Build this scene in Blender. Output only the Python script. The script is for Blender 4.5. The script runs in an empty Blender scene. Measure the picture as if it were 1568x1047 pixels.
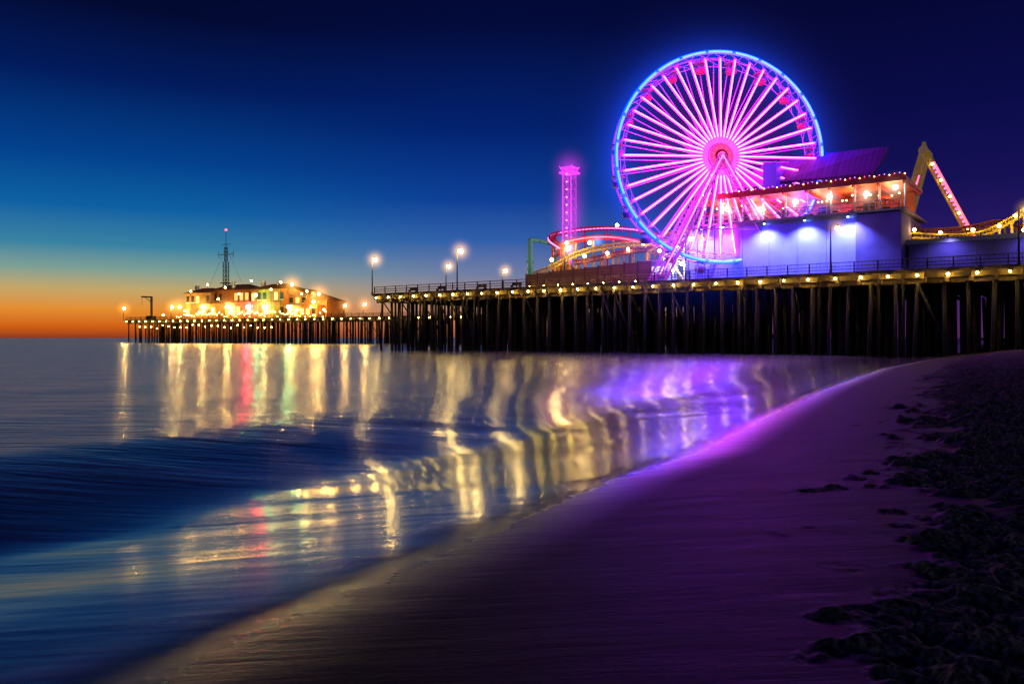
import bpy, math, random
import numpy as np
from mathutils import Vector, Matrix, noise
random.seed(7)
sc=bpy.context.scene
sc.view_settings.view_transform='Standard'
sc.view_settings.look='None'
sc.view_settings.exposure=0
F=1219.6; CH=2.0; HZ=517.0

# ------------------------------------------------------------------ utils
def lin(c):
    return tuple(((x/255)/12.92 if x/255<=0.04045 else ((x/255+0.055)/1.055)**2.4) for x in c)
def newmat(name):
    m=bpy.data.materials.new(name); m.use_nodes=True
    nt=m.node_tree; b=nt.nodes.get('Principled BSDF'); return m,nt,b
def em(name,col,strength,base=(0.3,0.3,0.3)):
    m,nt,b=newmat(name)
    b.inputs['Base Color'].default_value=(*base,1)
    b.inputs['Emission Color'].default_value=(*col,1)
    b.inputs['Emission Strength'].default_value=strength
    return m
def mat(name,col,rough=0.7,scale=3.0,var=0.35,metal=0.0,stretch=(1,1,1),bump=0.0,emis=None):
    m,nt,b=newmat(name)
    tc=nt.nodes.new('ShaderNodeTexCoord'); mp=nt.nodes.new('ShaderNodeMapping')
    mp.inputs['Scale'].default_value=stretch
    n=nt.nodes.new('ShaderNodeTexNoise'); n.inputs['Scale'].default_value=scale; n.inputs['Detail'].default_value=6
    r=nt.nodes.new('ShaderNodeValToRGB')
    r.color_ramp.elements[0].position=0.3; r.color_ramp.elements[1].position=0.7
    r.color_ramp.elements[0].color=(*[c*(1-var) for c in col],1)
    r.color_ramp.elements[1].color=(*[min(1,c*(1+var)) for c in col],1)
    nt.links.new(tc.outputs['Object'],mp.inputs[0]); nt.links.new(mp.outputs[0],n.inputs['Vector'])
    nt.links.new(n.outputs['Fac'],r.inputs[0]); nt.links.new(r.outputs[0],b.inputs['Base Color'])
    b.inputs['Roughness'].default_value=rough; b.inputs['Metallic'].default_value=metal
    if bump>0:
        bp=nt.nodes.new('ShaderNodeBump'); bp.inputs['Strength'].default_value=bump; bp.inputs['Distance'].default_value=0.05
        nt.links.new(n.outputs['Fac'],bp.inputs['Height']); nt.links.new(bp.outputs[0],b.inputs['Normal'])
    return m
def planks(name,col,width=0.25,axis='x'):
    m,nt,b=newmat(name)
    tc=nt.nodes.new('ShaderNodeTexCoord'); sx=nt.nodes.new('ShaderNodeSeparateXYZ')
    nt.links.new(tc.outputs['Object'],sx.inputs[0])
    d=nt.nodes.new('ShaderNodeMath'); d.operation='DIVIDE'; d.inputs[1].default_value=width
    nt.links.new(sx.outputs['XYZ'.index(axis.upper())],d.inputs[0])
    fl=nt.nodes.new('ShaderNodeMath'); fl.operation='FLOOR'; nt.links.new(d.outputs[0],fl.inputs[0])
    wn=nt.nodes.new('ShaderNodeTexWhiteNoise'); wn.noise_dimensions='1D'; nt.links.new(fl.outputs[0],wn.inputs['W'])
    fr=nt.nodes.new('ShaderNodeMath'); fr.operation='FRACT'; nt.links.new(d.outputs[0],fr.inputs[0])
    gt=nt.nodes.new('ShaderNodeMath'); gt.operation='GREATER_THAN'; gt.inputs[1].default_value=0.1; nt.links.new(fr.outputs[0],gt.inputs[0])
    n=nt.nodes.new('ShaderNodeTexNoise'); n.inputs['Scale'].default_value=2.5; n.inputs['Detail'].default_value=8
    nt.links.new(tc.outputs['Object'],n.inputs['Vector'])
    a=nt.nodes.new('ShaderNodeMath'); a.operation='MULTIPLY_ADD'; a.inputs[1].default_value=0.5; a.inputs[2].default_value=0.15
    nt.links.new(wn.outputs['Value'],a.inputs[0])
    a2=nt.nodes.new('ShaderNodeMath'); a2.operation='ADD'; nt.links.new(a.outputs[0],a2.inputs[0]); nt.links.new(n.outputs['Fac'],a2.inputs[1])
    a3=nt.nodes.new('ShaderNodeMath'); a3.operation='MULTIPLY'; nt.links.new(a2.outputs[0],a3.inputs[0]); nt.links.new(gt.outputs[0],a3.inputs[1])
    mx=nt.nodes.new('ShaderNodeMix'); mx.data_type='RGBA'
    mx.inputs[6].default_value=(*[c*0.25 for c in col],1); mx.inputs[7].default_value=(*col,1)
    nt.links.new(a3.outputs[0],mx.inputs[0]); nt.links.new(mx.outputs[2],b.inputs['Base Color'])
    b.inputs['Roughness'].default_value=0.8
    return m

class MB:
    def __init__(s): s.v=[];s.f=[];s.m=[]
    def add(s,vs,fs,mi=0):
        o=len(s.v); s.v+= [tuple(v) for v in vs]; s.f+=[tuple(i+o for i in f) for f in fs]; s.m+=[mi]*len(fs)
    def box(s,x0,x1,y0,y1,z0,z1,mi=0):
        vs=[(x,y,z) for z in (z0,z1) for y in (y0,y1) for x in (x0,x1)]
        s.add(vs,[(0,2,3,1),(4,5,7,6),(0,1,5,4),(2,6,7,3),(0,4,6,2),(1,3,7,5)],mi)
    def tube(s,p0,p1,r0,r1=None,n=8,mi=0,cap=True):
        if r1 is None:r1=r0
        p0=Vector(p0);p1=Vector(p1);d=(p1-p0)
        if d.length<1e-6:return
        d.normalize(); u=d.orthogonal().normalized(); w=d.cross(u)
        vs=[]
        for p,r in((p0,r0),(p1,r1)):
            for i in range(n):
                a=2*math.pi*(i+.5)/n; vs.append(p+u*math.cos(a)*r+w*math.sin(a)*r)
        fs=[(i,(i+1)%n,n+(i+1)%n,n+i) for i in range(n)]
        if cap: fs+=[tuple(range(n-1,-1,-1)),tuple(range(n,2*n))]
        s.add(vs,fs,mi)
    def beam(s,p0,p1,w,mi=0): s.tube(p0,p1,w*0.707,None,4,mi)
    def path(s,pts,r,n=6,mi=0):
        for a,b in zip(pts[:-1],pts[1:]): s.tube(a,b,r,None,n,mi)
    def sphere(s,c,r,mi=0,nu=10,nv=6,sz=1.0):
        vs=[(c[0],c[1],c[2]+r*sz)]
        for j in range(1,nv):
            ph=math.pi*j/nv
            for i in range(nu):
                a=2*math.pi*i/nu; vs.append((c[0]+r*math.sin(ph)*math.cos(a),c[1]+r*math.sin(ph)*math.sin(a),c[2]+r*sz*math.cos(ph)))
        vs.append((c[0],c[1],c[2]-r*sz)); L=len(vs)-1
        fs=[(0,1+i,1+(i+1)%nu) for i in range(nu)]
        for j in range(nv-2):
            for i in range(nu):
                a=1+j*nu+i; b=1+j*nu+(i+1)%nu; fs.append((a,a+nu,b+nu,b))
        fs+=[(L,1+(nv-2)*nu+(i+1)%nu,1+(nv-2)*nu+i) for i in range(nu)]
        s.add(vs,fs,mi)
    def truss(s,p0,p1,w,seg,r,mi=0,mi2=None):
        p0=Vector(p0);p1=Vector(p1);d=(p1-p0).normalized();u=d.cross(Vector((0,1,0)))
        if u.length<.1:u=Vector((1,0,0))
        u.normalize(); k=d.cross(u)
        cs=[(a*w/2,b*w/2) for a,b in((-1,-1),(1,-1),(1,1),(-1,1))]
        N=max(1,int((p1-p0).length/seg))
        rows=[[p0.lerp(p1,i/N)+u*a+k*b for a,b in cs] for i in range(N+1)]
        for c in range(4): s.tube(rows[0][c],rows[-1][c],r,None,5,mi)
        for i in range(N):
            for c in range(4):
                s.tube(rows[i][c],rows[i+1][(c+1)%4],r*.6,None,4,mi)
                s.tube(rows[i][c],rows[i][(c+1)%4],r*.6,None,4,mi)
    def mesh(s,name,mats,off=(0,0,0),smooth=False):
        me=bpy.data.meshes.new(name)
        me.from_pydata([(x-off[0],y-off[1],z-off[2]) for x,y,z in s.v],[],s.f)
        for m in mats: me.materials.append(m)
        me.polygons.foreach_set('material_index',s.m)
        if smooth: me.polygons.foreach_set('use_smooth',[True]*len(s.f))
        me.update(); return me
def root(name,loc=(0,0,0),frame=Matrix.Identity(4)):
    e=bpy.data.objects.new(name,None); sc.collection.objects.link(e)
    e.empty_display_size=0.5
    e.matrix_world=frame@Matrix.Translation(loc); e['off']=loc; return e
def child(me,name,par,loc=(0,0,0),scale=(1,1,1),rot=(0,0,0)):
    o=bpy.data.objects.new(name,me); sc.collection.objects.link(o)
    o.parent=par; o.location=loc; o.scale=scale; o.rotation_euler=rot; return o
def put(mb,name,par,mats,smooth=False):
    return child(mb.mesh(name,mats,tuple(par['off']),smooth),name,par)

# ------------------------------------------------------------------ frames
class Frame:
    def __init__(s,A,B):
        s.A=A; L=math.hypot(B[0]-A[0],B[1]-A[1]); s.d=((B[0]-A[0])/L,(B[1]-A[1])/L); s.n=(-s.d[1],s.d[0])
        s.M=Matrix.Translation((A[0],A[1],0))@Matrix.Rotation(math.atan2(s.d[1],s.d[0]),4,'Z')
    def T(s,u,w=0):
        r=(u-784)/F
        return (r*(s.A[1]+w*s.n[1])-(s.A[0]+w*s.n[0]))/(s.d[0]-r*s.d[1])
    def Y(s,t,w=0): return s.A[1]+t*s.d[1]+w*s.n[1]
    def P(s,u,v,w=0):   # -> local t,w,z
        t=s.T(u,w); return (t,w,CH+(HZ-v)*s.Y(t,w)/F)
N1=Frame((-23,131),(50,78)); N2=Frame((-158,325),(-47,266))
DK=9.2

# ------------------------------------------------------------------ materials
wood=mat('weathered_timber',(0.13,0.085,0.045),0.85,2.0,0.5,stretch=(1,1,0.3),bump=0.3)
pilem=mat('tarred_pile',(0.03,0.02,0.017),0.8,3.0,0.5,stretch=(1,1,0.25),bump=0.4)
deckm=planks('deck_planks',(0.14,0.10,0.07),0.3,'x')
fencem=planks('fence_boards',(0.34,0.17,0.08),0.35,'z')
steel=mat('painted_steel',(0.25,0.25,0.27),0.4,5,0.2,metal=0.5)
darkm=mat('dark_metal',(0.03,0.03,0.035),0.5,5,0.3,metal=0.4)
globe=em('lamp_globe',(1,0.68,0.2),190)
farglobe=em('far_lamp_globe',(1,0.6,0.15),600)
bulb=em('warm_bulb',(1,0.68,0.1),150)
farbulb=em('far_warm_bulb',(1,0.6,0.1),120)
smallbulb=em('small_bulb',(1,0.6,0.14),14)
whiteb=em('white_bulb',(1,0.8,0.5),28)
magenta=em('magenta_led',(1.0,0.011,0.82),11.0)
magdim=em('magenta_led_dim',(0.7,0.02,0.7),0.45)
pinkcore=em('pink_led_core',(1.0,0.08,0.9),16.0)
pinklow=em('pink_led_low',(1.0,0.2,0.7),3.0)
bluecore=em('cyan_led_core',(0.0012,0.006,1.0),130.0)
bluerim=em('blue_led',(0.0,0.0045,1.0),40)
redled=em('red_led',(1,0.06,0.1),5)
redlant=em('red_lantern',(1,0.03,0.06),1500)
greenlant=em('green_lantern',(0.25,1.0,0.35),420)
yellowp=mat('yellow_paint',(0.65,0.5,0.06),0.45,4,0.15)
redp=mat('red_paint',(0.6,0.05,0.04),0.4,4,0.15)
orangep=mat('orange_paint',(0.6,0.22,0.05),0.5,4,0.2)
whitep=mat('white_paint',(0.75,0.75,0.75),0.6,2,0.1)
bluewall=mat('blue_stucco_wall',(0.24,0.26,0.8),0.8,0.6,0.12,bump=0.1)
purplewall=mat('purple_wall',(0.16,0.13,0.45),0.8,0.5,0.25)
roofm=planks('dark_ribbed_roof',(0.10,0.06,0.15),0.6,'x')
stucco=mat('ochre_stucco',(0.45,0.24,0.09),0.8,0.8,0.25)
orangew=mat('orange_stucco',(0.5,0.17,0.04),0.8,0.8,0.25)
tile=planks('red_roof_tile',(0.42,0.16,0.05),0.5,'x')
glassw=em('lit_window',(1,0.5,0.12),1.3)

def halo_mat(name,col,k,p=4.0):  # emission-only volume, imitates bloom around lamps; no real mist
    m=bpy.data.materials.new(name); m.use_nodes=True; nt=m.node_tree; nt.nodes.clear()
    out=nt.nodes.new('ShaderNodeOutputMaterial'); e=nt.nodes.new('ShaderNodeEmission'); e.inputs[0].default_value=(*col,1)
    tc=nt.nodes.new('ShaderNodeTexCoord'); l=nt.nodes.new('ShaderNodeVectorMath'); l.operation='LENGTH'
    nt.links.new(tc.outputs['Object'],l.inputs[0])
    s=nt.nodes.new('ShaderNodeMath'); s.operation='SUBTRACT'; s.use_clamp=True; s.inputs[0].default_value=1; nt.links.new(l.outputs['Value'],s.inputs[1])
    pw=nt.nodes.new('ShaderNodeMath'); pw.operation='POWER'; pw.inputs[1].default_value=p; nt.links.new(s.outputs[0],pw.inputs[0])
    mu=nt.nodes.new('ShaderNodeMath'); mu.operation='MULTIPLY'; mu.inputs[1].default_value=k; nt.links.new(pw.outputs[0],mu.inputs[0])
    nt.links.new(mu.outputs[0],e.inputs[1]); nt.links.new(e.outputs[0],out.inputs['Volume'])
    return m
sb=MB(); sb.sphere((0,0,0),1,0,20,12)
def halo_mesh(name,m): return sb.mesh(name,[m])
H_warm=halo_mesh('glow_halo_warm',halo_mat('glow_halo_warm',(1,0.55,0.14),1.6,4.5))
H_warmfar=halo_mesh('glow_halo_warm_far',halo_mat('glow_halo_warm_far',(1,0.42,0.07),0.5,4))
H_mag=halo_mesh('glow_halo_magenta',halo_mat('glow_halo_magenta',(0.8,0.03,1.0),0.22,3))
H_white=halo_mesh('glow_halo_white',halo_mat('glow_halo_white',(1,0.65,0.45),1.3,4.5))
H_blue=halo_mesh('glow_halo_blue',halo_mat('glow_halo_blue',(0.2,0.4,1.0),1.3,4))

# ------------------------------------------------------------------ world sky
w=bpy.data.worlds.new('World'); sc.world=w; w.use_nodes=True; nt=w.node_tree; nt.nodes.clear()
out=nt.nodes.new('ShaderNodeOutputWorld'); bg=nt.nodes.new('ShaderNodeBackground')
tc=nt.nodes.new('ShaderNodeTexCoord'); sep=nt.nodes.new('ShaderNodeSeparateXYZ'); nt.links.new(tc.outputs['Generated'],sep.inputs[0])
def M(op,a=None,b=None,clamp=False):
    n=nt.nodes.new('ShaderNodeMath'); n.operation=op; n.use_clamp=clamp
    for i,x in enumerate((a,b)):
        if x is None: continue
        if isinstance(x,(int,float)): n.inputs[i].default_value=x
        else: nt.links.new(x,n.inputs[i])
    return n.outputs[0]
elev=M('MULTIPLY',sep.outputs[2],1.6667,True)
def ramp(stops):
    r=nt.nodes.new('ShaderNodeValToRGB'); cr=r.color_ramp; cr.interpolation='LINEAR'
    while len(cr.elements)<len(stops): cr.elements.new(0.5)
    for e,(p,c) in zip(cr.elements,stops):
        e.position=min(1,p/0.6); e.color=(*lin(c),1)
    nt.links.new(elev,r.inputs[0]); return r.outputs[0]
W=ramp([(0,(140,56,32)),(0.012,(208,94,20)),(0.032,(228,142,50)),(0.054,(196,166,104)),(0.076,(126,160,148)),(0.103,(58,130,162)),(0.145,(14,96,163)),(0.2,(3,64,140)),(0.28,(2,27,92)),(0.35,(3,10,50)),(0.6,(3,5,32))])
C=ramp([(0,(150,80,60)),(0.02,(190,125,90)),(0.05,(165,140,135)),(0.08,(112,125,165)),(0.12,(50,95,170)),(0.17,(14,62,150)),(0.25,(3,34,112)),(0.36,(3,12,62)),(0.42,(3,7,45)),(0.6,(3,5,32))])
E=ramp([(0,(80,40,90)),(0.05,(66,36,102)),(0.1,(42,26,100)),(0.17,(22,17,86)),(0.25,(10,12,72)),(0.36,(5,8,52)),(0.6,(3,5,34))])
hl=M('SQRT',M('ADD',M('MULTIPLY',sep.outputs[0],sep.outputs[0]),M('MULTIPLY',sep.outputs[1],sep.outputs[1])))
az=M('DIVIDE',sep.outputs[0],M('MAXIMUM',hl,0.001))
def sm(lo,hi):
    mr=nt.nodes.new('ShaderNodeMapRange'); mr.interpolation_type='SMOOTHSTEP'; mr.inputs[1].default_value=lo; mr.inputs[2].default_value=hi
    nt.links.new(az,mr.inputs[0]); return mr.outputs[0]
def mix(f,a,b):
    m=nt.nodes.new('ShaderNodeMix'); m.data_type='RGBA'; nt.links.new(f,m.inputs[0]); nt.links.new(a,m.inputs[6]); nt.links.new(b,m.inputs[7]); return m.outputs[2]
c1=mix(sm(-0.42,0.0),W,C); c2=mix(sm(-0.02,0.42),c1,E)
nt.links.new(c2,bg.inputs[0]); bg.inputs[1].default_value=1.0
nt.links.new(bg.outputs[0],out.inputs[0])
sl=bpy.data.lights.new('sand_fill_light','SUN'); sl.energy=0.16; sl.angle=math.radians(2); sl.color=(.85,.75,1.0)  # added fill with no visible source, brings out dry sand texture
so=bpy.data.objects.new('sand_fill_light',sl); sc.collection.objects.link(so)
so.rotation_euler=Vector((-1.0,-0.25,-0.3)).to_track_quat('-Z','Y').to_euler(); so.location=(40,10,20)

# ------------------------------------------------------------------ shoreline + ground
sy=np.array([-400,-20,0,4.6,5.2,5.98,7.2,9.1,11.2,13.7,19.8,29.4,50.8,106,400,8000.])
sx=np.array([-250,-16,-5.0,-2.2,-1.9,-1.5,-.8,.2,1.34,3.1,6.2,11.3,23.5,60,240,4600.])
def dist(X,Y): return X-np.interp(Y,sy,sx)
def grid(angs,rs):
    a,r=np.meshgrid(np.radians(angs),rs); return r*np.sin(a),r*np.cos(a)
def grid_mesh(name,X,Y,Z,mats,attrs={}):
    nr,na=X.shape; me=bpy.data.meshes.new(name)
    co=np.stack([X,Y,Z],-1).reshape(-1,3).astype(np.float32)
    i=np.arange(nr-1)[:,None]*na; j=np.arange(na)[None,:]; j2=(j+1)%na
    q=np.stack([i+j,i+j2,i+na+j2,i+na+j],-1).reshape(-1,4)[:, ::-1]
    me.vertices.add(len(co)); me.vertices.foreach_set('co',co.ravel())
    me.loops.add(q.size); me.loops.foreach_set('vertex_index',q.ravel().astype(np.int32))
    me.polygons.add(len(q)); me.polygons.foreach_set('loop_start',np.arange(0,q.size,4,dtype=np.int32))
    me.polygons.foreach_set('use_smooth',np.ones(len(q),dtype=bool))
    me.update(calc_edges=True)
    for k,v in attrs.items():
        at=me.attributes.new(k,'FLOAT','POINT'); at.data.foreach_set('value',v.astype(np.float32).ravel())
    for m in mats: me.materials.append(m)
    o=bpy.data.objects.new(name,me); sc.collection.objects.link(o); return o
angs=np.concatenate([np.linspace(-50,50,860),np.linspace(53,307,80)])
rs=np.concatenate([[0.02],np.geomspace(0.8,3,30)[:-1],np.geomspace(3,70,680),np.geomspace(74,9000,60)])
X,Y=grid(angs,rs); D=dist(X,Y)
Yf=np.clip(Y,0,120)
raw=np.where(D>0,0.05*D*(1+Yf/45),0.13*D)
Z=np.where(raw>0,1.7*(1-np.exp(-raw/1.7)),np.maximum(raw,-3))
R=np.hypot(X,Y)
dryN=np.zeros_like(X); lump=np.zeros_like(X)
it=np.argwhere((D>-3)&(R<75)&(R>1)&(D<60))
nz=noise.noise
for a,b in it:
    x=X[a,b]; y=Y[a,b]; d=D[a,b]
    e=d-3.7-1.2*nz(Vector((x*.35,y*.35,3)))-1.3*nz(Vector((x*1.1,y*1.1,1)))-1.3*nz(Vector((x*3.0,y*3.0,1)))
    k=min(1,max(0,e/1.1)); dryN[a,b]=k
    if k>0:
        n1=nz(Vector((x*2.0,y*2.0,0))); n2=nz(Vector((x*4.6,y*4.6,5))); n3=nz(Vector((x*10,y*10,9))); n4=nz(Vector((x*22,y*22,4)))
        lump[a,b]=k*(0.11*(abs(n1)*1.5-.3)+0.10*(abs(n2)*1.3-.2)+0.04*n3+.016*n4)*min(1.2,0.6+R[a,b]/25)
    else:
        lump[a,b]=0.006*nz(Vector((x*.5,y*1.2,0)))*min(1,max(0,d))
dryN=np.where(R>=75,np.clip((D-5)/2,0,1),dryN)
Z=Z+lump

m,nt,b=newmat('beach_sand')
at=nt.nodes.new('ShaderNodeAttribute'); at.attribute_name='shore'
ad=nt.nodes.new('ShaderNodeAttribute'); ad.attribute_name='dry'
tc=nt.nodes.new('ShaderNodeTexCoord')
n1=nt.nodes.new('ShaderNodeTexNoise'); n1.inputs['Scale'].default_value=26; n1.inputs['Detail'].default_value=6; nt.links.new(tc.outputs['Object'],n1.inputs['Vector'])
mp=nt.nodes.new('ShaderNodeMapping'); mp.inputs['Rotation'].default_value=(0,0,0.15); mp.inputs['Scale'].default_value=(0.35,2.6,1); nt.links.new(tc.outputs['Object'],mp.inputs[0])
n2=nt.nodes.new('ShaderNodeTexNoise'); n2.inputs['Scale'].default_value=1.4; n2.inputs['Detail'].default_value=9; n2.inputs['Roughness'].default_value=0.65; nt.links.new(mp.outputs[0],n2.inputs['Vector'])
def MR(src,a,bb,c,d,sm_=True):
    r=nt.nodes.new('ShaderNodeMapRange'); r.interpolation_type='SMOOTHSTEP' if sm_ else 'LINEAR'
    for i,x in enumerate((a,bb,c,d)): r.inputs[i+1].default_value=x
    nt.links.new(src,r.inputs[0]); return r.outputs[0]
rough=MR(at.outputs['Fac'],-0.3,1.3,0.2,0.62)
r2=M('ADD',rough,M('MULTIPLY',M('SUBTRACT',n2.outputs['Fac'],0.5),0.3))
r3=M('MAXIMUM',r2,M('MULTIPLY',ad.outputs['Fac'],0.95),True)
nt.links.new(r3,b.inputs['Roughness'])
sp=M('MULTIPLY',MR(at.outputs['Fac'],0.0,1.3,0.6,0.05),MR(ad.outputs['Fac'],0,1,1.0,0.3))
nt.links.new(sp,b.inputs['Specular IOR Level'])
cr=nt.nodes.new('ShaderNodeValToRGB'); cr.color_ramp.elements[0].color=(0.017,0.014,0.0125,1); cr.color_ramp.elements[1].color=(0.058,0.046,0.04,1)
cr.color_ramp.elements[0].position=0.3; cr.color_ramp.elements[1].position=0.7
nt.links.new(n2.outputs['Fac'],cr.inputs[0])
mx=nt.nodes.new('ShaderNodeMix'); mx.data_type='RGBA'; nt.links.new(ad.outputs['Fac'],mx.inputs[0]); nt.links.new(cr.outputs[0],mx.inputs[6])
cr2=nt.nodes.new('ShaderNodeValToRGB'); cr2.color_ramp.elements[0].color=(0.026,0.023,0.022,1); cr2.color_ramp.elements[1].color=(0.3,0.27,0.24,1)
cr2.color_ramp.elements[0].position=0.4; cr2.color_ramp.elements[1].position=0.7
nt.links.new(n1.outputs['Fac'],cr2.inputs[0]); nt.links.new(cr2.outputs[0],mx.inputs[7])
nt.links.new(mx.outputs[2],b.inputs['Base Color'])
bp=nt.nodes.new('ShaderNodeBump'); bp.inputs['Distance'].default_value=0.02
nt.links.new(M('ADD',M('MULTIPLY',ad.outputs['Fac'],0.85),0.14),bp.inputs['Strength']); nt.links.new(n1.outputs['Fac'],bp.inputs['Height'])
bp2=nt.nodes.new('ShaderNodeBump'); bp2.inputs['Distance'].default_value=0.035; bp2.inputs['Strength'].default_value=0.65
nt.links.new(n2.outputs['Fac'],bp2.inputs['Height']); nt.links.new(bp.outputs[0],bp2.inputs['Normal']); nt.links.new(bp2.outputs[0],b.inputs['Normal'])
grid_mesh('sandy_beach',X,Y,Z,[m],{'shore':D,'dry':dryN})

# ------------------------------------------------------------------ ocean
angs=np.concatenate([np.linspace(-50,50,420),np.linspace(53,307,60)])
rs=np.concatenate([[0.02],np.geomspace(0.8,120,420),np.geomspace(125,9000,60)])
X,Y=grid(angs,rs); D=dist(X,Y); R=np.hypot(X,Y)
def ss(x,a,b2):
    t=np.clip((x-a)/(b2-a),0,1); return t*t*(3-2*t)
wob=np.zeros_like(X)
for a,b_ in np.argwhere((D<3)&(D>-120)&(R<130)):
    x=X[a,b_];y=Y[a,b_]
    wob[a,b_]=nz(Vector((x*.13,y*.25,2)))+0.3*nz(Vector((x*.4,y*.9,7)))
Dw=D+0.7*wob*ss(-D,1,4)
near=1-ss(Y,25,60)
x_=np.clip(-Dw,0,None)
sof=x_-0.35*np.log1p(np.exp(np.clip((x_-5.4)/0.35,-30,30)))
sof=np.where(x_>12,5.4,sof)
prof=-0.066*sof*(1-ss(x_,5.2,12.0))
Zw=np.where(D>0,-0.03*D,prof*(0.35+0.65*near))
Zw=Zw+0.03*np.exp(-((Dw+19)/3)**2)+0.03*np.exp(-((Dw+30)/3)**2)
Zw=Zw+np.where(D<-5,0.010*wob,0.007*wob*ss(-D,0,1.5))
Zw=np.where(D>0.5,np.minimum(Zw,-0.03*D),Zw)
openw=ss(-Dw,5.5,12)
m,nt,b=newmat('sea_water')
at=nt.nodes.new('ShaderNodeAttribute'); at.attribute_name='shore'
ao=nt.nodes.new('ShaderNodeAttribute'); ao.attribute_name='open'
tc=nt.nodes.new('ShaderNodeTexCoord')
def NZ(scale,sc3,det=5,rot=0.1):
    mp=nt.nodes.new('ShaderNodeMapping'); mp.inputs['Scale'].default_value=sc3; mp.inputs['Rotation'].default_value=(0,0,rot)
    nt.links.new(tc.outputs['Object'],mp.inputs[0])
    n=nt.nodes.new('ShaderNodeTexNoise'); n.inputs['Scale'].default_value=scale; n.inputs['Detail'].default_value=det
    nt.links.new(mp.outputs[0],n.inputs['Vector']); return n.outputs['Fac']
nf=NZ(1.6,(0.25,1,1),6,0.25); ng=NZ(0.3,(0.22,1,1),5,0.15); nh=NZ(4.5,(0.10,1,1),3,0.08)
rough=M('ADD',M('ADD',0.11,M('MULTIPLY',ao.outputs['Fac'],0.08)),M('MULTIPLY',nf,0.10))
nt.links.new(rough,b.inputs['Roughness'])
fo=MR(at.outputs['Fac'],-1.6,-0.2,0,1)
foam=M('MULTIPLY',fo,MR(nf,0.42,0.62,0.05,0.7))
f2=M('MULTIPLY',MR(at.outputs['Fac'],-9,-5,1,0.25),MR(ng,0.42,0.7,0.02,0.35))
ff=M('ADD',foam,f2,True)
mx=nt.nodes.new('ShaderNodeMix'); mx.data_type='RGBA'; nt.links.new(ff,mx.inputs[0])
mx.inputs[6].default_value=(0.03,0.035,0.045,1); mx.inputs[7].default_value=(0.55,0.5,0.56,1); nt.links.new(mx.outputs[2],b.inputs['Base Color'])
b.inputs['IOR'].default_value=1.75
nt.links.new(MR(M('ADD',at.outputs['Fac'],M('MULTIPLY',nf,0.8)),-0.5,0.45,1.0,0.0),b.inputs['Alpha'])
bp0=nt.nodes.new('ShaderNodeBump'); bp0.inputs['Distance'].default_value=0.03
nt.links.new(M('ADD',0.14,M('MULTIPLY',ao.outputs['Fac'],0.68)),bp0.inputs['Strength']); nt.links.new(nh,bp0.inputs['Height'])
bp=nt.nodes.new('ShaderNodeBump'); bp.inputs['Distance'].default_value=0.05
nt.links.new(M('ADD',0.14,M('MULTIPLY',ao.outputs['Fac'],0.25)),bp.inputs['Strength']); nt.links.new(nf,bp.inputs['Height']); nt.links.new(bp0.outputs[0],bp.inputs['Normal'])
bp2=nt.nodes.new('ShaderNodeBump'); bp2.inputs['Distance'].default_value=0.2
nt.links.new(M('MULTIPLY',ao.outputs['Fac'],0.28),bp2.inputs['Strength']); nt.links.new(ng,bp2.inputs['Height']); nt.links.new(bp.outputs[0],bp2.inputs['Normal'])
nt.links.new(bp2.outputs[0],b.inputs['Normal'])
grid_mesh('ocean_water',X,Y,Zw,[m],{'shore':D,'open':openw})

# ------------------------------------------------------------------ piers
def pier(name,fr,L,Wd,lampstep,pstep,rows,r,t0=2.0,bulbr=0.13,bm=None):
    rt=root(name,(0,0,0),fr.M)
    d=MB(); d.box(0,L,0.2,Wd,DK-0.25,DK,0); put(d,'deck',rt,[deckm])
    s=MB()
    s.box(-0.1,L,-0.05,0.2,DK-0.35,DK+0.04,0)
    s.box(0.1,L,0.25,0.6,DK-0.95,DK-0.36,0)
    s.box(0.3,L,0.7,1.0,DK-1.5,DK-0.97,0)
    for k in range(1,int(Wd/3)): s.box(0.2,L,k*3,k*3+.3,DK-0.8,DK-0.26,0)
    t=t0
    while t<L:
        s.box(t-.2,t+.2,-0.15,Wd-0.3,DK-1.45,DK-0.97,0)
        s.beam((t,-.12,DK-1.0),(t,0.3,DK-0.4),0.14,0)
        t+=pstep*1.0
    put(s,'timber_frame',rt,[wood])
    p=MB(); t=t0
    while t<L:
        for k in range(rows):
            w_=0.35+k*(Wd-1)/(rows-1) if rows>1 else .4
            if k>0: w_+=random.uniform(-.5,.5)
            tj=t+(random.uniform(-.8,.8) if k>2 else 0)
            lean=random.uniform(-.35,.35) if random.random()<.35 else random.uniform(-.06,.06)
            rr=r*random.uniform(.85,1.2)
            p.tube((tj+lean+random.uniform(-.12,.12),w_,-1.5),(tj,w_,DK-1.4),rr*1.1,rr,8,0)
            if random.random()<.35: p.tube((t+pstep*.35,w_+.2,-1.5),(t+pstep*.3,w_+.2,DK-1.0),rr*.9,rr*.8,7,0)
        if random.random()<.2: p.beam((t,0.2,DK-1.6),(t+pstep,0.25,2.6),0.2,0)
        if random.random()<.3: p.beam((t,.7,DK-1.5),(t,6,2.0),0.2,0)
        t+=pstep*random.uniform(.85,1.15)
    put(p,'piles',rt,[pilem],True)
    lb=MB(); t=1.2
    while t<L:
        tt=t+random.uniform(-.1,.1)
        lb.tube((tt,-0.1,DK-0.5),(tt,-0.25,DK-0.5),0.05,None,6,1)
        lb.sphere((tt,-0.32,DK-0.68),bulbr*random.uniform(.8,1.15),0,6,4)
        lb.tube((tt,-.32,DK-.58),(tt,-.32,DK-.46),bulbr*1.5,0.04,8,1)
        t+=lampstep
    put(lb,'deck_edge_lights',rt,[bm or bulb,darkm],True)
    return rt
NP=pier('amusement_pier',N1,135,48,2.75,2.15,13,0.2)
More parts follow.
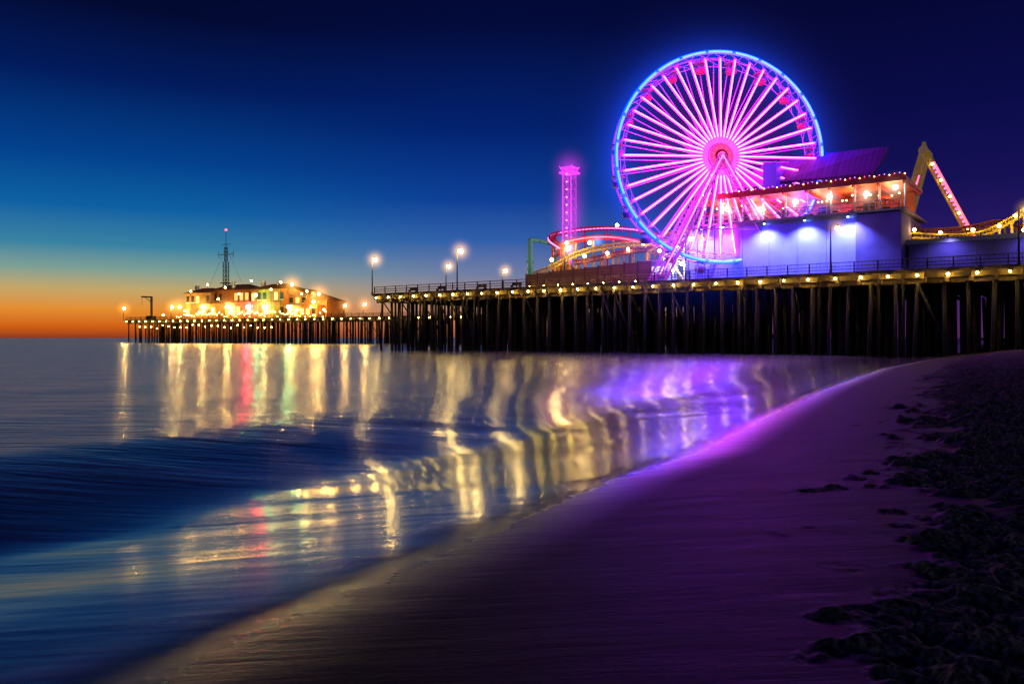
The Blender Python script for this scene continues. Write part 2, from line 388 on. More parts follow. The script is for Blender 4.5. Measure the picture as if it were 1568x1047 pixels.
FP=pier('fishing_pier',N2,230,16,4.0,3.6,4,0.26,bulbr=0.17,bm=farbulb)
h=MB(); h.box(12,82,16.01,38,DK-0.25,DK-0.004,0)
for t in range(14,82,4):
    for ww in (20,26,32,37): h.tube((t,ww,-1.5),(t,ww,DK-.25),0.26,None,6,1)
put(h,'pier_head',FP,[deckm,pilem])
def railing(name,fr,t0,t1,w_,step=2.4,r=0.05):
    rt=root(name,((t0+t1)/2,w_,DK),fr.M); m_=MB(); t=t0
    while t<=t1:
        m_.box(t-.07,t+.07,w_-.06,w_+.06,DK,DK+1.15,0); t+=step
    for z in (.35,.7,1.12): m_.tube((t0,w_,DK+z),(t1,w_,DK+z),r,None,5,0)
    t=t0
    while t<t1:
        m_.tube((t,w_,DK+.3),(t,w_,DK+1.1),0.018,None,4,0); t+=0.4
    put(m_,'rails_and_posts',rt,[wood]); return rt
railing('pier_railing',N1,0.2,134,0.35)
railing('pier_railing',N2,0.2,160,0.35,3.0,0.07)
for tt in (7,13,21,27.5):
    r_=root('pier_bench',(tt,2.2,DK),N1.M); a_=MB()
    a_.box(tt-.9,tt+.9,2.0,2.45,DK+.42,DK+.48,0); a_.box(tt-.9,tt+.9,2.46,2.52,DK+.55,DK+.95,0)
    for q in (-.75,.75): a_.box(tt+q-.04,tt+q+.04,2.0,2.5,DK,DK+.42,1); a_.box(tt+q-.04,tt+q+.04,2.521,2.56,DK,DK+.95,1)
    put(a_,'seat_and_back',r_,[wood,darkm])

# ------------------------------------------------------------------ lamps
def lamp(fr,u,v,w_,hr=1.9,halo=None,side=1,gr=0.3,gm_=None):
    t,ww,z=fr.P(u,v,w_); b0=DK
    rt=root('street_lamp',(t,ww,b0),fr.M); m_=MB()
    z=max(z,b0+2.5)
    m_.tube((t,ww,b0),(t,ww,b0+.5),0.2,0.14,8,0); m_.tube((t,ww,b0+.5),(t,ww,z+.3),0.11,0.07,8,0)
    s_=side
    pts=[Vector((t,ww,z+.2)),Vector((t+.25*s_,ww-.05,z+.55)),Vector((t+.6*s_,ww-.1,z+.55)),Vector((t+.75*s_,ww-.12,z+.32))]
    m_.path(pts,0.045,6,0)
    m_.tube((t+.75*s_,ww-.12,z+.42),(t+.75*s_,ww-.12,z+.18),0.06,gr*1.05,10,0)
    put(m_,'post',rt,[darkm],True)
    g=MB(); g.sphere((t+.75*s_,ww-.12,z),gr,0,8,6)
    put(g,'globe',rt,[gm_ or globe],True)
    if halo: child(halo,'glow_halo',rt,(.75*s_,-.12,z-b0),(hr,)*3)
    return rt
lamp(N1,570,398,0.9,2.8,H_warm,1,.34); lamp(N1,700,385,0.9,2.8,H_warm,1,.34)
lamp(N1,683,408,14,2.6,H_warm,1); lamp(N1,769,415,16,2.4,H_warm,1)
lamp(N1,1272,350,1.2,2.0,H_warm,1,.25,smallbulb); lamp(N1,1560,322,1.4,1.8,H_warm,1,.3,whiteb)
lamp(N1,1050,366,1.2,2.4,H_white,1,.3,whiteb)
lamp(N1,864,380,6,2.8,H_warm,1,gr=.36)
for u,v in [(189,472),(262,470),(526,468),(556,466),(478,462)]: lamp(N2,u,v,1.0,5,H_warmfar,1,gr=.42,gm_=farglobe)

# ------------------------------------------------------------------ ferris wheel
WC=(25.7,100,24.4)
WM=Matrix.Translation(WC)@Matrix.Rotation(math.radians(4),4,'Z')
fw=root('ferris_wheel',(0,0,0),WM); RR=13.0
def pol(r,a,y): return (r*math.sin(a),y,r*math.cos(a))
a_=MB()
for k in range(24):
    a0=2*math.pi*(k-.43)/24; a1=2*math.pi*(k+.43)/24; N=4
    a_.path([pol(RR,a0+(a1-a0)*i/N,-1.46) for i in range(N+1)],0.14,6,0)
put(a_,'rim_light_segments',fw,[bluecore])
a_=MB()
a_.path([pol(RR+.02,2*math.pi*i/96,-1.2) for i in range(97)],0.27,6,0)
a_.path([pol(RR-1.0,2*math.pi*i/72,-1.2) for i in range(73)],0.06,5,1)
a_.path([pol(RR,2*math.pi*i/96,1.2) for i in range(97)],0.13,6,1)
a_.path([pol(RR-1.0,2*math.pi*i/72,1.2) for i in range(73)],0.06,5,1)
for k in range(40):
    a=2*math.pi*(k+.5)/40; a2=2*math.pi*(k+1.5)/40
    a_.tube(pol(RR,a,-1.2),pol(RR,a,1.2),0.05,None,4,1)
    a_.tube(pol(RR,a,-1.2),pol(RR-1,a2,-1.2),0.045,None,4,1)
    a_.tube(pol(RR,a,1.2),pol(RR-1,a2,1.2),0.045,None,4,1)
put(a_,'rims',fw,[bluerim,magdim])
a_=MB()
for k in range(40):
    a=2*math.pi*k/40
    a_.tube(pol(1.7,a,-1.5),pol(RR-.75,a,-1.25),0.15,None,6,1)
    a_.tube(pol(2.4,a,-1.68),pol(RR-.9,a,-1.43),0.06,None,6,0)
    a_.tube(pol(1.3,a,1.3),pol(RR-.4,a,1.2),0.07,None,5,2)
put(a_,'spokes',fw,[pinkcore,magenta,magdim])
a_=MB()
hubm=em('hub_red',(1,0.04,0.22),1.2)
a_.tube((0,-1.9,0),(0,1.9,0),0.8,None,20,1); a_.tube((0,-1.85,0),(0,-1.6,0),1.5,None,24,0); a_.tube((0,1.6,0),(0,1.85,0),1.5,None,24,0)
a_.tube((0,-2.15,0),(0,-1.9,0),0.5,None,12,2)
for k in range(10): 
    a=2*math.pi*k/10; a_.sphere(pol(1.1,a,-1.9),0.08,2,6,4)
put(a_,'hub',fw,[hubm,redp,em('hub_pink',(1,.1,.4),1.5)])
a_=MB(); zb=DK-WC[2]
for y in (-2.6,2.6):
    for s_ in (-1,1):
        a_.truss((0,y*.75,0),(7.6*s_,y*1.2,zb),0.75,1.2,0.08,0)
        if y<0: a_.tube((0.0,y*.75-.45,0),(7.6*s_,y*1.2-.45,zb+1),0.06,None,6,1)
    a_.tube((0,y*.75,0),(0,y*.75*.5,0),0.4,None,10,0)
    a_.tube((-4.6,y*1.02,zb*.6),(4.6,y*1.02,zb*.6),0.1,None,6,0)
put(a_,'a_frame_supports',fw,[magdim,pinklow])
gm=MB()
prof_=[(0.25,-1.55),(0.75,-1.45),(0.9,-1.0),(0.85,-.75)]
for (r0,z0),(r1,z1) in zip(prof_[:-1],prof_[1:]): gm.tube((0,0,z0),(0,0,z1),r0,r1,12,0)
gm.tube((0,0,.05),(0,0,.45),1.05,0.1,12,1); gm.tube((0,0,-.08),(0,0,.05),1.02,1.05,12,0)
for k in range(4):
    a=math.pi/4+k*math.pi/2; gm.tube((.75*math.cos(a),.75*math.sin(a),-.8),(.85*math.cos(a),.85*math.sin(a),0),0.04,None,5,2)
gm.tube((0,-1.2,.5),(0,1.2,.5),0.05,None,6,2)
gr_=mat('gondola_red',(.3,.03,.04),.4,4,.1); gy_=mat('gondola_orange',(.4,.16,.03),.4,4,.1)
g1=gm.mesh('gondola_a',[gr_,gy_,steel]); g2=gm.mesh('gondola_b',[gr_,gr_,steel])
for k in range(20):
    a=2*math.pi*(k+.5)/20; child(g1 if k%3==0 else g2,'gondola',fw,(pol(RR-.35,a,0)[0],0.3,pol(RR-.35,a,0)[2]-.45),(.85,)*3)
def wheel_glow():  # self-glowing volume added to imitate bloom around the wheel
    m=bpy.data.materials.new('wheel_glow_halo'); m.use_nodes=True; nt2=m.node_tree; nt2.nodes.clear()
    global nt; old=nt; nt=nt2
    out=nt.nodes.new('ShaderNodeOutputMaterial')
    tc=nt.nodes.new('ShaderNodeTexCoord'); s=nt.nodes.new('ShaderNodeSeparateXYZ'); nt.links.new(tc.outputs['Object'],s.inputs[0])
    r=M('SQRT',M('ADD',M('MULTIPLY',s.outputs[0],s.outputs[0]),M('MULTIPLY',s.outputs[2],s.outputs[2])))
    yb=M('SUBTRACT',1.0,M('DIVIDE',M('ABSOLUTE',s.outputs[1]),3.0),True)
    o1=M('ABSOLUTE',M('SUBTRACT',r,RR))
    bl=M('POWER',2.718,M('MULTIPLY',o1,-0.75))
    bl2=M('POWER',2.718,M('MULTIPLY',o1,-0.22))
    edge=M('DIVIDE',M('SUBTRACT',21.0,r),7.0,True)
    pk=M('POWER',2.718,M('MULTIPLY',r,-0.33))
    e1=nt.nodes.new('ShaderNodeEmission'); e1.inputs[0].default_value=(0.005,0.07,1,1)
    nt.links.new(M('MULTIPLY',M('MULTIPLY',M('ADD',M('MULTIPLY',bl,0.13),M('MULTIPLY',bl2,0.036)),yb),edge),e1.inputs[1])
    e2=nt.nodes.new('ShaderNodeEmission'); e2.inputs[0].default_value=(0.9,0.03,0.8,1)
    nt.links.new(M('MULTIPLY',M('MULTIPLY',pk,0.12),yb),e2.inputs[1])
    ad=nt.nodes.new('ShaderNodeAddShader'); nt.links.new(e1.outputs[0],ad.inputs[0]); nt.links.new(e2.outputs[0],ad.inputs[1])
    nt.links.new(ad.outputs[0],out.inputs['Volume']); nt=old
    b_=MB(); b_.tube((0,-3,0),(0,3,0),21,None,48,0)
    put(b_,'glow_halo',fw,[m])
wheel_glow()

# ------------------------------------------------------------------ drop tower
t,ww,zt=N1.P(872,258,14); dt=root('drop_tower',(t,ww,DK),N1.M)
a_=MB(); a_.truss((t,ww,DK),(t,ww,zt),1.4,1.5,0.09,0)
a_.box(t-1.2,t+1.2,ww-1.2,ww+1.2,zt-.9,zt-.6,1); a_.box(t-1.0,t+1.0,ww-1.0,ww+1.0,zt-.1,zt+.15,1)
for sx_ in(-1,1):
    for sy_ in (-1,1):
        a_.tube((t+.8*sx_,ww+.8*sy_,zt-.5),(t+1.15*sx_,ww+1.15*sy_,zt+.3),0.08,None,6,1)
        a_.tube((t+.75*sx_,ww+.75*sy_,DK),(t+.75*sx_,ww+.75*sy_,zt),0.1,None,6,1 if sy_<0 else 0)
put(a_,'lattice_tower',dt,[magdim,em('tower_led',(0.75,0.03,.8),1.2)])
a_=MB(); z=DK+1.5
while z<zt-1:
    a_.sphere((t+.1,ww-1.0,z),0.15,0,8,6); z+=1.2
put(a_,'tower_lights',dt,[pinklow])
a_=MB(); zc=DK+3.2
a_.box(t-1.7,t+1.7,ww-1.7,ww-1.1,zc,zc+.5,0); a_.box(t-1.7,t+1.7,ww+1.1,ww+1.7,zc,zc+.5,0)
a_.box(t-1.7,t-1.1,ww-1.09,ww+1.09,zc,zc+.5,0); a_.box(t+1.1,t+1.7,ww-1.09,ww+1.09,zc,zc+.5,0)
for k in range(5): a_.box(t-1.65+k*.68,t-1.15+k*.68,ww-1.95,ww-1.71,zc-.3,zc+1.0,1)
put(a_,'seat_carriage',dt,[redp,yellowp])
child(H_mag,'glow_halo',dt,(0,0,(zt-DK)*.62),(4,4,13)); child(H_mag,'glow_halo',dt,(0,0,(zt-DK)),(4,4,4))

# ------------------------------------------------------------------ roller coaster
rc=root('roller_coaster',N1.P(920,400,12)[:2]+(DK,),N1.M)
def cat(P,n=8):
    P=[Vector(p) for p in P]; o=[]; Q=[P[0]]+P+[P[-1]]
    for i in range(1,len(Q)-2):
        for k in range(n):
            t=k/n; a,b2,c,d=Q[i-1],Q[i],Q[i+1],Q[i+2]
            o.append(.5*((2*b2)+(c-a)*t+(2*a-5*b2+4*c-d)*t*t+(3*b2-a-3*c+d)*t**3))
    o.append(P[-1]); return o
def track(name,par,pts,mats,gw=1.0,light=False,sup=6):
    C=cat(pts); a_=MB(); L=[];Rr=[];Sp=[]
    for i,p in enumerate(C):
        d=(C[min(i+1,len(C)-1)]-C[max(i-1,0)]).normalized(); s_=d.cross(Vector((0,0,1))).normalized()
        L.append(p-s_*gw/2); Rr.append(p+s_*gw/2); Sp.append(p-Vector((0,0,.5)))
    a_.path(L,0.1,6,0); a_.path(Rr,0.1,6,0); a_.path(Sp,0.17,6,0)
    for i in range(len(C)):
        a_.tube(L[i],Sp[i],0.05,None,4,0); a_.tube(Rr[i],Sp[i],0.05,None,4,0); a_.tube(L[i],Rr[i],0.05,None,4,0)
        if i%sup==2 and C[i].z>DK+1.2: a_.tube((C[i].x,C[i].y,DK),Sp[i],0.15,None,8,1)
    put(a_,name,par,mats)
    if light:
        b_=MB(); b_.path([p+Vector((0,-.15,-.25)) for p in L],0.1,5,0); put(b_,name+'_led_strip',par,[light])
P=N1.P
track('pink_track',rc,[P(862,378,9),P(846,366,11),P(852,356,15),P(885,350,18),P(930,347,19),P(975,350,18),P(1010,360,15)],[redp,redp],1.0,pinklow)
track('red_track',rc,[P(1010,376,14),P(970,366,12),P(930,361,11),P(890,364,10),P(862,374,12),P(850,392,14)],[redp,yellowp],1.0,redled)
track('yellow_track',rc,[P(818,418,7),P(850,404,8),P(880,388,9),P(915,378,9),P(955,372,10),P(1000,368,10),P(1035,352,11)],[yellowp,orangep],1.1)
track('orange_track',rc,[P(880,400,6),P(920,392,7),P(955,384,8),P(985,380,8),P(1020,386,8)],[orangep,yellowp],1.0)
a_=MB()
p=P(812,366,8); a_.tube((p[0],p[1],DK),p,0.42,None,10,0); q=P(850,374,12); a_.tube(p,q,0.32,None,8,0); a_.tube((q[0],q[1],DK),q,0.2,None,8,0)
for k in range(4): 
    zz_=DK+1+k*1.1; a_.tube((p[0],p[1],zz_),(p[0],p[1],zz_+.25),0.6,None,10,0)
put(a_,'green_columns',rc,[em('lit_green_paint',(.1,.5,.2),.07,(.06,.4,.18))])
b_=MB()
for u,v,w_ in [(868,372,8),(903,372,10),(945,345,14),(962,382,8),(930,388,7),(845,398,6),(985,372,9),(895,392,6)]:
    b_.sphere(P(u,v,w_),0.26,0,8,6)
put(b_,'ride_lights',rc,[whiteb])
child(H_blue,'glow_halo',rc,tuple(Vector(P(915,370,10))-Vector(rc['off'])),(2,)*3)

# ------------------------------------------------------------------ fence, booth, stairs
t0,_,z0=P(806,405,2.5); t1=P(990,400,2.5)[0]
fr_=root('wooden_fence',((t0+t1)/2,2.5,DK),N1.M); a_=MB()
t=t0
while t<t1-.1:
    hgt=DK+2.0+0.9*(t-t0)/(t1-t0); a_.box(t,t+1.95,2.5,2.62,DK+.05,hgt,0); a_.box(t-.08,t+.08,2.36,2.49,DK,hgt+.12,1); t+=2.0
b_=MB()
for k in range(8):
    tt=t0+(t1-t0)*(k+.5)/8; a_.tube((tt,2.3,DK+.02),(tt,1.7,DK+.12),.06,.1,6,1); b_.sphere((tt,1.68,DK+.16),.09,0,6,4)
put(a_,'board_panels',fr_,[fencem,wood]); put(b_,'fence_uplights',fr_,[bulb])
t0=P(990,400,3)[0]; t1=P(1022,400,3)[0]
kk=root('ticket_booth',((t0+t1)/2,3.5,DK),N1.M); a_=MB()
a_.box(t0,t1,3,6,DK,DK+2.7,0); a_.box(t0-.3,t1+.3,2.7,6.3,DK+2.7,DK+2.95,1); a_.box(t0+.5,t1-.5,2.93,2.99,DK+1.1,DK+2.1,2)
a_.box(t0+.3,t1-.3,2.6,3,DK+.95,DK+1.05,1)
put(a_,'booth',kk,[mat('pale_blue_paint',(.4,.55,.7),.6,2,.1),whitep,em('booth_window',(.6,.8,1),1.5)])
bp_=root('ride_boarding_stairs',P(1030,400,6)[:2]+(DK,),N1.M); a_=MB()
ta=P(1012,400,6)[0]; tb=P(1054,400,6)[0]
for k in range(12):
    f=k/12; a_.box(ta+(tb-ta)*f,ta+(tb-ta)*(f+1/12),5,6.6,DK+f*4.2,DK+f*4.2+.12,0)
for y in (4.95,6.65):
    a_.beam((ta,y,DK+.1),(tb,y,DK+4.3),0.16,0); a_.beam((ta,y,DK+1.2),(tb,y,DK+5.4),0.08,1)
    for k in range(7): 
        f=k/6; a_.tube((ta+(tb-ta)*f,y,DK+4.2*f),(ta+(tb-ta)*f,y,DK+4.2*f+1.1),0.04,None,5,1)
a_.beam((tb,5,DK),(ta,5,DK+6),0.22,1); a_.beam((tb-.5,6.5,DK+6.2),(ta-1,6.5,DK+3),0.2,0); a_.box(tb-.2,tb+.2,4.9,6.7,DK,DK+5.2,0)
a_.beam((ta-2.5,7,DK+4.6),(tb,7,DK+7.4),0.3,1); a_.beam((ta-2.5,7,DK),(ta-2.5,7,DK+4.6),.25,1)
put(a_,'stairs_frame',bp_,[whitep,yellowp])
b_=MB()
for u,v in [(1018,398),(1036,378),(1010,384),(1044,404),(1030,415)]: b_.sphere(P(u,v,4.5),0.2,0,8,6)
put(b_,'stair_lights',bp_,[em('stair_bulb',(1,.78,.35),90)])
for u in (1068,1079):
    t,ww,z=P(u,362,1.5); r_=root('banner_flag',(t,ww,DK),N1.M); a_=MB()
    a_.tube((t,ww,DK),(t,ww,z+.5),0.05,None,6,1)
    vs=[(t+.05+.28*i,ww+.12*math.sin(i*1.3),z+.3-.15*i-j*.7*(1-.12*i)) for i in range(5) for j in range(2)]
    a_.add(vs,[(2*i,2*i+1,2*i+3,2*i+2) for i in range(4)],0)
    put(a_,'banner',r_,[em('banner_cloth',(1,.6,.1),.5,(.8,.5,.1)),steel])

# ------------------------------------------------------------------ arcade building
TL=P(1057,0,5)[0]; T1=P(1097,0,4)[0]; T2=P(1312,0,4)[0]; T3=P(1380,0,3.4)[0]
TC=P(1066,0,2.2)[0]
WT=16.0
ab=root('arcade_building',((T1+T3)/2,9,DK),N1.M); a_=MB()
a_.box(T1,T2,4,16,DK,WT,0)
a_.box(TL,T1-.003,4.6,15.9,DK,WT-.3,0)
a_.box(T2+.003,T3,3.4,16,DK,WT-.1,1)
for k in range(1,5):
    tt=T1+(T2-T1)*k/5; a_.box(tt-.02,tt+.02,3.975,4,DK,WT,1)
a_.box(T1-.1,T2+.1,3.8,3.998,WT-.35,WT+.05,2); a_.box(T1,T2,3.9,3.997,DK,DK+.35,1)
a_.box(T1-4.5,T3+.5,3.2,17,WT+.06,WT+.3,2)
a_.box(TL+.8,TL+1.9,4.55,4.598,DK,DK+2.2,1)
put(a_,'walls',ab,[bluewall,purplewall,steel])
a_=MB()
CZ=19.2
a_.box(TC,T3+.6,2.2,13,CZ,CZ+.4,0); a_.box(TC-.1,T3+.7,2.05,2.19,CZ-.15,CZ+.55,1)
for k in range(10):
    tt=TC+.4+(T3-TC)*k/9; a_.tube((tt,3.4,WT+.3),(tt,3.4,CZ),0.11,None,8,2)
    a_.box(tt-.08,tt+.08,2.3,12.5,CZ-.35,CZ-.003,1)
a_.box(T1-3,T3,11.6,11.9,WT+.3,CZ-.01,3)
for k in range(9):
    tt=T1-2.5+(T3-T1+2)*k/9; a_.box(tt,tt+1.4,11.5,11.59,WT+.3,CZ-.8,4 if k%2 else 1)
put(a_,'terrace_canopy',ab,[orangep,redp,whitep,orangew,darkm])
a_=MB()
for k in range(40):
    tt=T1-4+(T3-T1+4)*k/39; a_.tube((tt,3.25,WT+.3),(tt,3.25,WT+1.3),0.03,None,4,0)
for z in (.75,1.3): a_.tube((T1-4,3.25,WT+z),(T3,3.25,WT+z),0.05,None,5,0)
for k in range(14):
    tt=T1-2+(T3-T1+1)*k/13+random.uniform(-.3,.3); y=random.uniform(5,10)
    a_.tube((tt,y,WT+.3),(tt,y,WT+1.05),0.05,None,6,1); a_.tube((tt,y,WT+1.05),(tt,y,WT+1.12),0.6,None,12,1)
    if k%3==0: a_.tube((tt,y,WT+1.1),(tt,y,WT+2.2),.04,None,5,1); a_.tube((tt,y,WT+2.0),(tt,y,WT+2.5),1.1,.08,10,2)
put(a_,'terrace_rail_and_tables',ab,[steel,darkm,redp])
b_=MB(); LT=[]
for u,v in [(1113,320),(1165,321),(1218,309),(1270,301),(1327,297),(1371,287)]:
    p=P(u,v,3.0); LT.append(p); b_.sphere((p[0],p[1],min(p[2],CZ-.4)),0.28,0,8,6)
for k in range(26):
    tt=T1-3+(T3-T1+3)*(k+random.random()*.5)/26; b_.sphere((tt,random.uniform(4,10),CZ-.55-random.random()*.5),0.1,1,6,4)
put(b_,'terrace_lights',ab,[whiteb,smallbulb])
for p in LT: child(H_white,'glow_halo',ab,(p[0]-ab['off'][0],p[1]-.3-ab['off'][1],min(p[2],CZ-.4)-DK),(2.4,)*3)
b_=MB()
for k in range(48):
    tt=TC+(T3-TC+.6)*k/47; b_.sphere((tt,2.0,CZ+.62+.08*math.sin(k*2.1)),0.06,k%3,6,4)
put(b_,'string_lights',ab,[redled,pinklow,smallbulb])
a_=MB()
def slab(p,th,mi):
    q=[Vector(x)-Vector((0,0,th)) for x in p]; a_.add([*p,*q],[(0,1,2,3),(7,6,5,4),(0,4,5,1),(1,5,6,2),(2,6,7,3),(3,7,4,0)],mi)
slab([P(1190,279,7),P(1340,264,7),P(1362,224,10),P(1194,243,12)],0.3,0)
p0=P(1190,279,7.3);p1=P(1338,264,7.3)
a_.box(p0[0],p1[0],7.5,11.5,CZ+.4,p0[2]-.4,1)
slab([P(1105,289,6),P(1189,279,6),P(1189,246,11),P(1150,262,11)],0.2,2)
q0=P(1168,278,5.5)[0];q1=P(1189,278,5.5)[0]
a_.box(q0,q1,5.5,8,CZ+.41,P(1180,249,5.5)[2],3)
put(a_,'upper_roofs',ab,[roofm,purplewall,em('magenta_lit_roof',(.6,.02,.5),.2,(.3,.1,.3)),em('blue_glow_block',(.03,.03,.8),.3,(.1,.08,.45))])  # roof slab's magenta light and the block's blue glow are put in as emission
def spot(par,loc,tgt,e,col,ang=70,rad=.15,name='wall_light'):
    l=bpy.data.lights.new(name,'SPOT'); l.energy=e; l.color=col; l.spot_size=math.radians(ang); l.spot_blend=.8; l.shadow_soft_size=rad
    o=bpy.data.objects.new(name,l); sc.collection.objects.link(o); o.parent=par
    loc=Vector(loc)-Vector(par['off']); tgt=Vector(tgt)-Vector(par['off']); o.location=loc
    o.rotation_euler=(tgt-loc).to_track_quat('-Z','Y').to_euler(); return o
fx=MB()
for u in (1075,1108,1171,1233,1299):
    tt=P(u,330,3.3)[0]
    fx.tube((tt,3.7,WT-.1),(tt,3.0,WT+.05),0.05,None,5,0); fx.tube((tt,3.0,WT+.1),(tt,3.1,WT-.2),0.1,.2,8,0); fx.sphere((tt,3.1,WT-.25),0.12,1,6,4)
    spot(ab,(tt,2.3,WT-.4),(tt,4.0,DK+1.0),5600,(.24,.27,1),120)
put(fx,'wall_lamps',ab,[darkm,em('blue_white_bulb',(.12,.22,1),60)])
for k in range(6):
    l=bpy.data.lights.new('terrace_ceiling_light','POINT'); l.energy=200; l.color=(1,.38,.12); l.shadow_soft_size=.25
    o=bpy.data.objects.new('terrace_ceiling_light',l); sc.collection.objects.link(o); o.parent=ab
    o.location=Vector((T1-2+(T3-T1+2)*(k+.5)/6,6.5,CZ-1.0))-Vector(ab['off'])

ta=T3+.3; tb=134
rb=root('games_hall',((ta+tb)/2,8,DK),N1.M); a_=MB(); zt=P(1470,367,6)[2]
a_.box(ta,tb,6,18,DK,zt,0); a_.box(ta-.2,tb,5.8,5.998,zt-.2,zt+.15,1); a_.box(ta-.2,tb,5.8,18,zt+.151,zt+.3,1)
for k in range(8): 
    tt=ta+2+k*4.5; a_.box(tt,tt+.08,5.95,5.998,DK,zt-.2,1)
put(a_,'walls',rb,[purplewall,steel])
fx=MB()
for k in range(3):
    tt=ta+4+k*8; fx.tube((tt,5.8,zt+.2),(tt,4.6,zt+.5),.05,None,5,0); fx.tube((tt,4.6,zt+.5),(tt,4.65,zt+.25),.08,.2,8,0)
    spot(rb,(tt,4.0,zt+.1),(tt,6,DK+0.5),350,(.35,.3,1),130)
put(fx,'wall_lamps',rb,[darkm])
rc2=root('roller_coaster',P(1480,360,12)[:2]+(DK,),N1.M)
track('yellow_track',rc2,[P(1360,362,10),P(1400,358,10),P(1450,360,10),P(1500,356,10),P(1540,338,10),P(1580,312,10),P(1640,270,10)],[yellowp,yellowp],1.2,False,4)
track('lower_track',rc2,[P(1385,352,15),P(1440,351,15),P(1490,346,15),P(1530,338,15),P(1568,346,15),P(1620,350,15)],[orangep,yellowp],1.2,False,4)
b_=MB()
for u,v in [(1385,362),(1400,352),(1440,356),(1490,352),(1530,346),(1555,330),(1568,352)]: b_.sphere(P(u,v,8.5),0.17,0,8,6)
put(b_,'track_lights',rc2,[em('track_bulb',(1,.6,.15),80)])

# ------------------------------------------------------------------ swing ride
sw=root('swing_ride',P(1415,400,20)[:2]+(DK,),N1.M)
ap=Vector(P(1415,232,20)); l0=Vector(P(1356,400,17)); r0=Vector(P(1520,400,18)); l0.z=DK;r0.z=DK
a_=MB()
for dy in (0,4):
    o_=Vector((0,dy,0)); a_.truss(ap+o_*.5,l0+o_,0.7,1.1,0.12,0); a_.truss(ap+o_*.5,r0+o_,0.65,1.1,0.12,0)
a_.tube(ap+Vector((0,-.9,0)),ap+Vector((0,3.2,0)),0.55,None,12,0)
a_.tube(ap+Vector((0,0,.2)),ap+Vector((0,0,1.2)),0.45,0.2,8,0)
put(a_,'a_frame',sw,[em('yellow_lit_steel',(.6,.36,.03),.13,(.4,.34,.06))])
b_=MB()
for k in range(26):
    f=.12+.86*k/26; b_.sphere(ap.lerp(r0,f)+Vector((.1,-.55,.1)),0.17,0 if k%4 else 1,6,4)
    if k>3: b_.sphere(ap.lerp(l0,f)+Vector((.35,-.55,0)),0.13,0 if k%3 else 1,6,4)
b_.tube(ap.lerp(r0,.12)+Vector((.3,-.5,.3)),ap.lerp(r0,.95)+Vector((.3,-.5,.3)),0.14,None,5,2)
b_.tube(ap.lerp(l0,.2)+Vector((.4,-.5,.1)),ap.lerp(l0,.95)+Vector((.4,-.5,.1)),0.08,None,5,0)
put(b_,'ride_lights',sw,[em('pinkred_led',(1,.1,.3),3),smallbulb,redled])

# ------------------------------------------------------------------ far restaurant
P2=N2.P
rs_=root('pier_restaurant',P2(380,490,10)[:2]+(DK,),N2.M)
def block(u0,u1,vtop,w0,depth,wallm,roof=None,rh=2.2,win=True,mb=None,storeys=1):
    ta=N2.T(u0,w0); tb=N2.T(u1,w0); z1=P2((u0+u1)/2,vtop,w0)[2]
    zw=z1-rh if roof else z1
    mb.box(ta,tb,w0,w0+depth,DK,zw,wallm)
    if roof=='hip':
        e=.8; A=[(ta-e,w0-e,zw),(tb+e,w0-e,zw),(tb+e,w0+depth+e,zw),(ta-e,w0+depth+e,zw)]
        m1=(ta+(tb-ta)*.28,w0+depth/2,z1); m2=(tb-(tb-ta)*.28,w0+depth/2,z1)
        mb.add(A+[m1,m2],[(0,1,5,4),(1,2,5),(2,3,4,5),(3,0,4),(3,2,1,0)],2)
    elif roof=='gable':
        e=.8; mt=(ta+tb)/2
        mb.add([(ta-e,w0-e,zw),(tb+e,w0-e,zw),(mt,w0-e,z1),(ta-e,w0+depth,zw),(tb+e,w0+depth,zw),(mt,w0+depth,z1)],[(0,1,2),(3,5,4),(0,2,5,3),(1,4,5,2),(0,3,4,1)],2)
    else: mb.box(ta-.3,tb+.3,w0-.3,w0+depth+.3,zw,zw+.35,2)
    if win:
        H=(zw-DK)/storeys
        for s_ in range(storeys):
            n=max(2,int((tb-ta)/2.6)); st=(tb-ta)/n
            for k in range(n):
                if random.random()<.8:
                    x=ta+st*(k+.2); mb.box(x,x+st*.6,w0-.06,w0-.01,DK+H*s_+H*.3,DK+H*s_+H*.78,3 if random.random()<.55 else 5)
                    mb.box(x-.1,x+st*.6+.1,w0-.12,w0-.065,DK+H*s_+H*.24,DK+H*s_+H*.3,4)
a_=MB()
block(284,322,440,7,10,0,'hip',2.2,mb=a_,storeys=2)
block(318,382,434,9,12,1,'hip',2.6,mb=a_,storeys=2)
block(384,436,433,6,12,1,'hip',2.4,mb=a_,storeys=2)
block(432,470,441,8,11,0,'gable',2.5,mb=a_,storeys=2)
block(466,500,452,7,10,1,'hip',2,mb=a_)
block(292,330,466,3,3.8,1,'flat',0,mb=a_); block(345,420,463,3,2.9,0,'flat',0,mb=a_); block(440,485,468,3,3.5,1,'flat',0,mb=a_)
for u,v in [(300,442),(356,436),(402,435),(426,436),(478,452)]:
    q=P2(u,v,10); a_.box(q[0]-.6,q[0]+.6,10,11.2,q[2]-3,q[2]+1.2,4)
put(a_,'building_wings',rs_,[stucco,orangew,tile,glassw,whitep,darkm])
b_=MB(); hz=[]
for u,v,c in [(275,470,0),(292,446,1),(305,478,1),(310,470,0),(326,474,1),(334,458,1),(347,470,0),(352,478,1),(366,450,1),(378,470,3),(392,452,2),(404,470,0),(415,443,1),(430,432,1),(441,470,2),(447,436,0),(455,474,1),(462,450,1),(476,470,1),(488,450,0),(496,474,1),(250,482,1),(283,476,1),(318,436,1),(345,440,1),(385,430,1),(470,446,1)]:
    p=P2(u,v,1.8); b_.sphere(p,(0.42,.32,.42,.45)[c],c,8,6)
    b_.tube((p[0],p[1],DK),p,0.07,None,5,4)
    if c==0: hz.append(p)
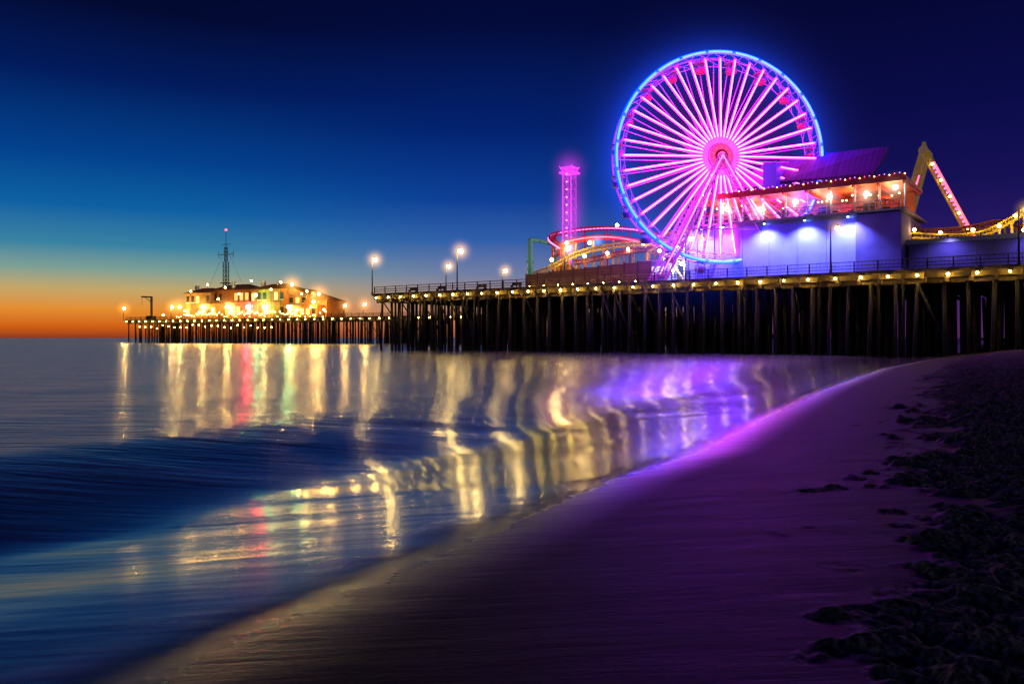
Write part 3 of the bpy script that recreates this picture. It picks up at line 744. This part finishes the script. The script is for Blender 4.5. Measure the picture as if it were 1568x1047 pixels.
for k in range(60):
    b_.sphere(P2(270+232*k/60,486-random.random()*10,1.2+random.random()),0.15,1,6,4)
put(b_,'lanterns',rs_,[farglobe,farbulb,greenlant,redlant,darkm])
for p in hz: child(H_warmfar,'glow_halo',rs_,tuple(Vector(p)-Vector(rs_['off'])),(7,)*3)
b_=MB()
for k in range(22): b_.sphere((10+k*3.4,-0.6,5.6+random.random()*1.5),0.16,0,6,4)
put(b_,'under_deck_lights',FP,[farbulb])
t,ww,zt=P2(346,352,12); _,_,zb_=P2(346,436,12)
rm=root('radio_mast',(t,ww,zb_-2),N2.M); a_=MB()
a_.truss((t,ww,zb_-3.5),(t,ww,zb_+9),1.5,1.6,0.16,0); a_.truss((t,ww,zb_+9),(t,ww,zb_+15),.8,1.3,0.13,0)
a_.tube((t,ww,zb_+15),(t,ww,zt),0.14,.08,6,0)
za=zb_+(zt-zb_)*.55
a_.tube((t-4,ww,za),(t+4,ww,za),0.12,None,5,0); a_.tube((t-2.5,ww,za+4),(t+2.5,ww,za+4),0.1,None,5,0)
for s_ in (-1,1):
    a_.tube((t+4*s_,ww,za-1.3),(t+4*s_,ww,za+1.3),0.1,None,5,0)
    a_.tube((t,ww,zb_+15),(t+9*s_,ww,zb_),0.05,None,4,0)
a_.box(t-1.6,t+1.6,ww-1.6,ww+1.6,zb_+.5,zb_+.8,0)
put(a_,'lattice',rm,[darkm]); b_=MB(); b_.sphere((t,ww,zt),.45,0,8,6); put(b_,'beacon',rm,[redled])
t,ww,z=P2(232,455,2); t2=P2(222,455,2)[0]
bh=root('boat_hoist',(t,ww,DK),N2.M); a_=MB()
a_.box(t-.35,t+.35,ww-.3,ww+.3,DK,z,0); a_.beam((t+.5,ww,z),(t2-1.5,ww-.5,z+.3),.4,0); a_.beam((t,ww,z-2),(t2,ww,z),.2,0); a_.tube((t2-1.2,ww-.5,z),(t2-1.2,ww-.5,z-3),.06,None,5,0); a_.box(t-2,t+1.5,ww-1,ww+1,DK,DK+1.6,0)
put(a_,'crane_frame',bh,[darkm])

# ------------------------------------------------------------------ camera
cd=bpy.data.cameras.new('camera'); cam=bpy.data.objects.new('camera',cd); sc.collection.objects.link(cam)
cam.location=(0,0,CH); cam.rotation_euler=(math.radians(90),0,0); cd.lens=28; cd.sensor_width=36
cd.shift_y=-6.5/1568; cd.clip_end=20000; cd.clip_start=0.05
sc.camera=cam
